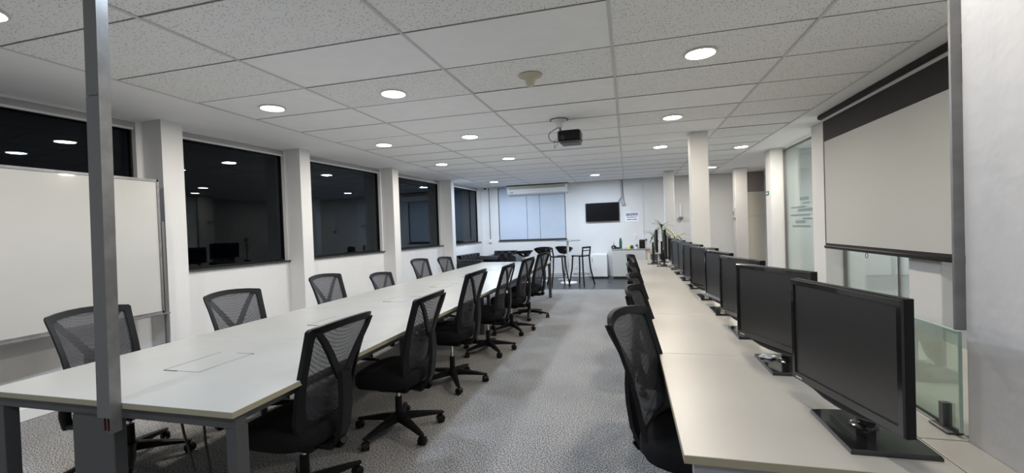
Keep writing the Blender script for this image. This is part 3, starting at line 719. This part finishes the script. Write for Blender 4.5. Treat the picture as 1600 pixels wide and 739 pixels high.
t = thing('exit_sign', 'small green exit sign on the right pillar', 'sign', (2.5, 9.02, 1.915))
B((-.008, -.085, -.035), (0, .085, .035)).obj('plate', M['green'], t)
mb = MB(); mb.add([(-.0095, .02, .01), (-.0095, -.03, .01), (-.0095, -.03, .022), (-.0095, -.06, 0), (-.0095, -.03, -.022), (-.0095, -.03, -.01), (-.0095, .02, -.01)], [(0, 1, 2, 3, 4, 5, 6)]); mb.box((-.0095, .035, -.02), (-.008, .06, .02)); mb.obj('arrow', M['paper'], t)
t = thing('alarm_panel', 'grey alarm call box on the far right pillar', 'alarm box', (2.5, 11.6, 1.63))
RB((-.03, -.09, -.13), (0, .09, .12), .006).obj('box', M['counter'], t); B((-.034, -.025, -.06), (-.03, .03, .04)).obj('window', M['steel'], t)

# cabinets
t = thing('low_cabinet', 'low white cabinet behind the bar stools against the back wall', 'cabinet', (-.78, 12.4, 0))
RB((-.235, -.24, .04), (.215, .245, .655), .006).obj('body', M['white'], t)
RB((-.228, -.256, .05), (.208, -.24, .645), .004).obj('door', M['white'], t); B((-.22, -.22, 0), (.20, .24, .04)).obj('plinth', M['dark'], t)
RB((-.19, -.268, .44), (-.175, -.256, .56), .003).obj('handle', M['steel_light'], t)
t = thing('counter_cabinet', 'pale grey counter cabinet holding bottles and a coffee machine', 'cabinet', (.07, 12.35, 0))
RB((-.49, -.28, .05), (.37, .29, .765), .006).obj('body', M['counter'], t); RB((-.50, -.30, .765), (.48, .295, .79), .004).obj('worktop', M['top'], t)
RB((.37, -.24, .05), (.47, .29, .765), .003).obj('end_panel', M['cream'], t); B((-.47, -.26, 0), (.36, .28, .05)).obj('plinth', M['dark'], t)
for x0, x1 in ((-.485, -.06), (-.055, .365)): RB((x0, -.294, .06), (x1, -.28, .75), .003).obj('door', M['counter'], t)
B((-.52, 12.1, 0), (-.44, 12.6, 0)) if 0 else None
def item(name, label, cat, x, y, z=.79, group='things on the counter cabinet'): return thing(name, label, cat, (x, y, z), 0, group)
t = item('kettle', 'round black kettle at the left end of the counter cabinet', 'kettle', -.38, 12.24)
MB().lathe([(0, 0), (.06, 0), (.075, .03), (.065, .08), (.03, .10), (0, .105)], n=20).obj('body', M['gloss'], t); MB().lathe([(0, .10), (.012, .105), (.008, .17), (0, .18)], n=10).obj('lid_stem', M['greycable'], t)
t = item('bowl', 'black bowl between kettle and green bottle', 'bowl', -.285+.01, 12.14); MB().lathe([(0, 0), (.03, 0), (.06, .05), (.055, .05), (.03, .01), (0, .01)], n=18).obj('shell', M['gloss'], t)
t = item('bottle', 'tall dark green bottle on the counter cabinet', 'bottle', -.20, 12.24)
MB().lathe([(0, 0), (.036, 0), (.038, .18), (.034, .22), (.026, .27), (.022, .275), (0, .275)], n=18).obj('body', M['bottle'], t); MB().lathe([(0, .275), (.02, .275), (.018, .295), (0, .295)], n=12).obj('cap', M['pot'], t)
t = item('squeeze_bottle', 'small yellow bottle on the counter cabinet', 'bottle', .02, 12.15); MB().lathe([(0, 0), (.035, 0), (.035, .07), (.012, .09), (.01, .12), (0, .12)], n=16).obj('body', M['yellow'], t); MB().lathe([(0, .12), (.008, .12), (.006, .14), (0, .14)], n=8).obj('cap', M['white'], t)
t = item('jar', 'dark jar right of the yellow bottle', 'jar', .09, 12.2); MB().lathe([(0, 0), (.04, 0), (.045, .06), (.03, .075), (0, .075)], n=16).obj('body', M['pot'], t); MB().lathe([(0, .075), (.032, .075), (.03, .09), (0, .09)], n=16).obj('lid', M['gloss'], t)
t = item('cup', 'small white cup before the green potted herb', 'cup', .20, 12.12); MB().lathe([(0, 0), (.03, 0), (.036, .05), (.033, .05), (.028, .006), (0, .006)], n=16).obj('shell', M['white'], t)
t = item('potted_herb', 'small green potted herb on the counter cabinet', 'plant', .22, 12.24)
MB().lathe([(0, 0), (.03, 0), (.038, .05), (0, .05)], n=14).obj('pot', M['white'], t)
mb = MB()
for k in range(26):
    a = random.uniform(0, 6.28); e = random.uniform(.2, 1.4); L_ = random.uniform(.05, .09); d = Vector((math.cos(a) * math.cos(e), math.sin(a) * math.cos(e), math.sin(e))); s = Vector((-math.sin(a), math.cos(a), 0)) * .012; p = Vector((0, 0, .045))
    mb.add([p, p + d * L_ * .6 + s, p + d * L_, p + d * L_ * .6 - s], [(0, 1, 2, 3)])
mb.obj('leaves', M['leaf'], t)
t = item('coffee_machine', 'black coffee machine on the counter cabinet', 'coffee machine', .36, 12.25)
RB((-.075, -.10, 0), (.075, .12, .03), .005).obj('drip_tray', M['plastic'], t); RB((-.075, .0, .03), (.075, .12, .22), .01).obj('body', M['plastic'], t); RB((-.075, -.10, .15), (.075, .0, .235), .01).obj('brew_head', M['gloss'], t); B((-.07, -.09, .031), (.07, -.0, .15)).obj('jug', M['gloss'], t)
t = item('desk_fan', 'small white round-framed fan at the right end of the counter cabinet', 'fan', .50 - .03, 12.40)
mb = MB(); 
for r in (.05, .09, .12): mb.tube([(r * math.cos(a), -.03, .22 + r * math.sin(a)) for a in [2 * PI * k / 20 for k in range(21)]], .004, 5)
for k in range(8): mb.tube([(0, -.035, .22), (.12 * math.cos(k * PI / 4), -.03, .22 + .12 * math.sin(k * PI / 4))], .003, 5)
mb.obj('grille', M['white'], t); MB().lathe([(0, 0), (.05, 0), (.045, .015), (.01, .03), (.008, .2), (0, .2)], n=16).obj('stand', M['white'], t)
MB().cyl((0, -.04, .22), (0, .04, .22), .03, .025, 14).obj('motor', M['steel'], t)

# sofas
def sofa(label, x, y, rz, L_):
    t = thing('sofa', label, 'sofa', (x, y, 0), rz, 'black tufted leather sofas')
    RB((-L_ / 2, -.38, .08), (L_ / 2, .34, .30), .03).obj('base', M['leather'], t)
    n = int(L_ / .55)
    for k in range(n): a = -L_ / 2 + .18 + k * (L_ - .36) / n; RB((a + .005, -.40, .30), (a + (L_ - .36) / n - .005, .15, .44), .03).obj('seat_cushion', M['leather'], t)
    # tufted back: a surface with button dimples
    mb = MB(); nx, nz = int(L_ / .04), 10; vs = []; fs = []
    for i in range(nx + 1):
        for j in range(nz + 1):
            x_ = -L_ / 2 + L_ * i / nx; s = j / nz; z = .40 + .40 * math.sin(min(1, s * 1.25) * PI / 2); yb = .20 if s < .8 else .20 + (s - .8) * .9
            tuft = abs(math.sin((x_ / .22 + s * 2.0) * PI / 1)) * abs(math.sin((x_ / .22 - s * 2.0) * PI)); vs.append((x_, yb - .045 * tuft ** .5 - .03, z))
    for i in range(nx):
        for j in range(nz): a = i * (nz + 1) + j; fs.append((a, a + nz + 1, a + nz + 2, a + 1))
    mb.add(vs, fs); mb.rbox((-L_ / 2, .20, .10), (L_ / 2, .36, .79), .03); mb.obj('backrest', M['leather'], t, ang=60)
    for s in (-1, 1):
        mb = MB(); mb.rbox((s * L_ / 2 - .09, -.40, .08), (s * L_ / 2 + .09, .36, .60), .03); mb.cyl((s * L_ / 2, -.42, .60), (s * L_ / 2, .34, .62), .10, n=16); mb.obj('armrest', M['leather'], t)
        for y in (-.33, .3): MB().cyl((s * (L_ / 2 - .06), y, 0), (s * (L_ / 2 - .06), y, .09), .02, .028, 8).obj('foot', M['dark'], t)
    return t
sofa('black tufted leather sofa against the back wall below the pale window', -3.12, 12.22, 0, 1.15) if 0 else None
sofa('black tufted leather sofa running along the left wall below the last window', -3.90, 10.98, PI / 2 - .0725, 1.2)
sofa('black tufted leather sofa against the back wall in the corner', -3.48, 12.26, 0, .70)

# bar stools with backs
def bar_stool(x, y, rz, label):
    t = thing('bar_stool', label, 'bar stool', (x, y, 0), rz, 'black wooden bar stools')
    RB((-.17, -.17, .70), (.17, .17, .735), .012).obj('seat', M['gloss'], t)
    tops = [(-.14, .14), (.14, .14), (.14, -.15), (-.14, -.15)]
    for x_, y_ in tops:
        f = 1.55; MB().tube([(x_ * 1.0, y_ * 1.0, .70), (x_ * 1.12, y_ * 1.12, .40), (x_ * f, y_ * f, 0)], .018, 8).obj('leg', M['plastic'], t)
    MB().tube([(.19 * math.cos(a), .19 * math.sin(a), .27) for a in [2 * PI * k / 20 for k in range(21)]], .007, 6).obj('foot_ring', M['plastic'], t)
    for x_ in (-.15, .15): MB().tube([(x_, -.15, .72), (x_ * 1.02, -.165, .82), (x_ * 1.05, -.18, .94)], .017, 8).obj('back_post', M['plastic'], t)
    B((-.158, -.19, .90), (.158, -.168, .94)).obj('back_rail', M['plastic'], t); B((-.155, -.182, .835), (.155, -.165, .855)).obj('back_rail', M['plastic'], t)
    return t
bar_stool(-1.13, 10.80, 1.05, 'black bar stool with backrest right of the white high table')
bar_stool(-1.67, 10.66, -1.15, 'black bar stool with backrest left of the white high table')
def shell_stool(x, y, rz, label, tilt=.0):
    t = thing('swivel_stool', label, 'bar stool', (x, y, 0), rz, 'black shell-seat swivel stools')
    MB().lathe([(0, 0), (.19, 0), (.18, .015), (.04, .03), (.028, .05), (0, .05)], n=24).obj('foot_plate', M['chrome'], t)
    MB().cyl((0, 0, .04), (0, 0, .72), .024, .018, 12).obj('column', M['chrome'], t)
    mb = MB(); R = []
    for f, z, w in ((.30, .70, 0), (.60, .735, 0), (.85, .80, 0), (1.0, .85, 0), (1.0, .865, 0), (.94, .86, 0), (.75, .80, 0), (.3, .765, 0), (.02, .76, 0)):
        R.append([(.25 * f * math.cos(a), .20 * f * math.sin(a), z + (.06 * f * -math.sin(a) if z > .79 else 0)) for a in [2 * PI * k / 24 for k in range(24)]])
    mb.rings(R); s = mb.obj('seat_shell', M['gloss'], t, ang=60); s.rotation_euler = (tilt, 0, 0); s.location = (0, math.sin(tilt) * .75, 0)
    return t
shell_stool(-2.24, 11.75, .3, 'black shell-seat swivel stool left of the bar stools')
shell_stool(-1.70, 11.95, -.2, 'black shell-seat swivel stool behind the white table post')
shell_stool(-2.70, 11.45, .9, 'black shell-seat swivel stool beside the sofa', .25)
t = thing('high_table', 'white-legged high bistro table with round glass top', 'table', (-1.50, 11.25, 0))
MB().lathe([(0, 1.075), (.33, 1.075), (.335, 1.081), (.33, 1.087), (0, 1.087)], n=36).obj('glass_top', M['tableglass'], t)
MB().cyl((0, 0, .03), (0, 0, 1.075), .028, n=16).obj('post', M['white'], t); MB().lathe([(0, 0), (.22, 0), (.21, .015), (.04, .035), (0, .035)], n=28).obj('foot_plate', M['white'], t)
MB().lathe([(0, 1.06), (.09, 1.06), (.09, 1.074), (0, 1.074)], n=20).obj('top_plate', M['white'], t)

# potted plants at the far end of the desk
def spiky(name, label, x, y, stem, n, L0, m, up=.5, potm='pot'):
    t = thing(name, label, 'plant', (x, y, .74), 0, 'potted plants at the far end of the computer desk')
    MB().lathe([(0, 0), (.055, 0), (.07, .12), (.062, .12), (.05, .09), (0, .09)], n=20).obj('pot', M[potm], t)
    MB().tube([(0, 0, .09), (.008, .005, .09 + stem / 2), (0, 0, .09 + stem)], .009, 8).obj('stem', M['leaf'], t)
    for k in range(n):
        a = 2.4 * k; e = up + .5 * math.sin(k * 1.7); L_ = L0 * (.75 + .5 * random.random()); z0 = .09 + stem * (.75 + .3 * random.random())
        R = []; vs = []; w0 = .015
        for s in range(7):
            u = s / 6; r = L_ * u * math.cos(e * (1 - u * .3)); z = z0 + L_ * (math.sin(e) * u - .75 * u * u * (1 - e * .4)); w = w0 * math.sin(PI * min(.98, u * .85 + .12))
            c, s_ = math.cos(a), math.sin(a); vs += [(r * c - w * s_, r * s_ + w * c, z), (r * c, r * s_, z - .003), (r * c + w * s_, r * s_ - w * c, z)]
        fs = []
        for s in range(6): q = 3 * s; fs += [(q, q + 3, q + 4, q + 1), (q + 1, q + 4, q + 5, q + 2)]
        MB().add(vs, fs).obj('leaf', M[m], t, ang=80)
    return t
spiky('potted_dracaena', 'tall spiky dark-leaved potted plant at the far desk end', .62, 8.72, .52, 16, .24, 'leaf', .8)
spiky('potted_spider_plant', 'yellow-green potted plant with arching leaves beside the far monitors', .76, 7.90, .38, 14, .26, 'leaf_light', .7)
spiky('potted_fern', 'greyish potted plant with drooping leaves behind the far-left monitor', .47, 8.62, .42, 12, .20, 'leaf', .5)
# sockets on the back wall
for k, x in enumerate((-1.45, .20)):
    t = thing('wall_socket', ['white wall socket behind the bar stools', 'small white wall socket above the counter cabinet'][k], 'socket', (x, YB, (.30, 1.12)[k])); RB((-.04, -.012, -.06), (.04, 0, .06), .003).obj('plate', M['white'], t); B((-.015, -.0135, -.02), (.015, -.012, .02)).obj('outlet', M['counter'], t)
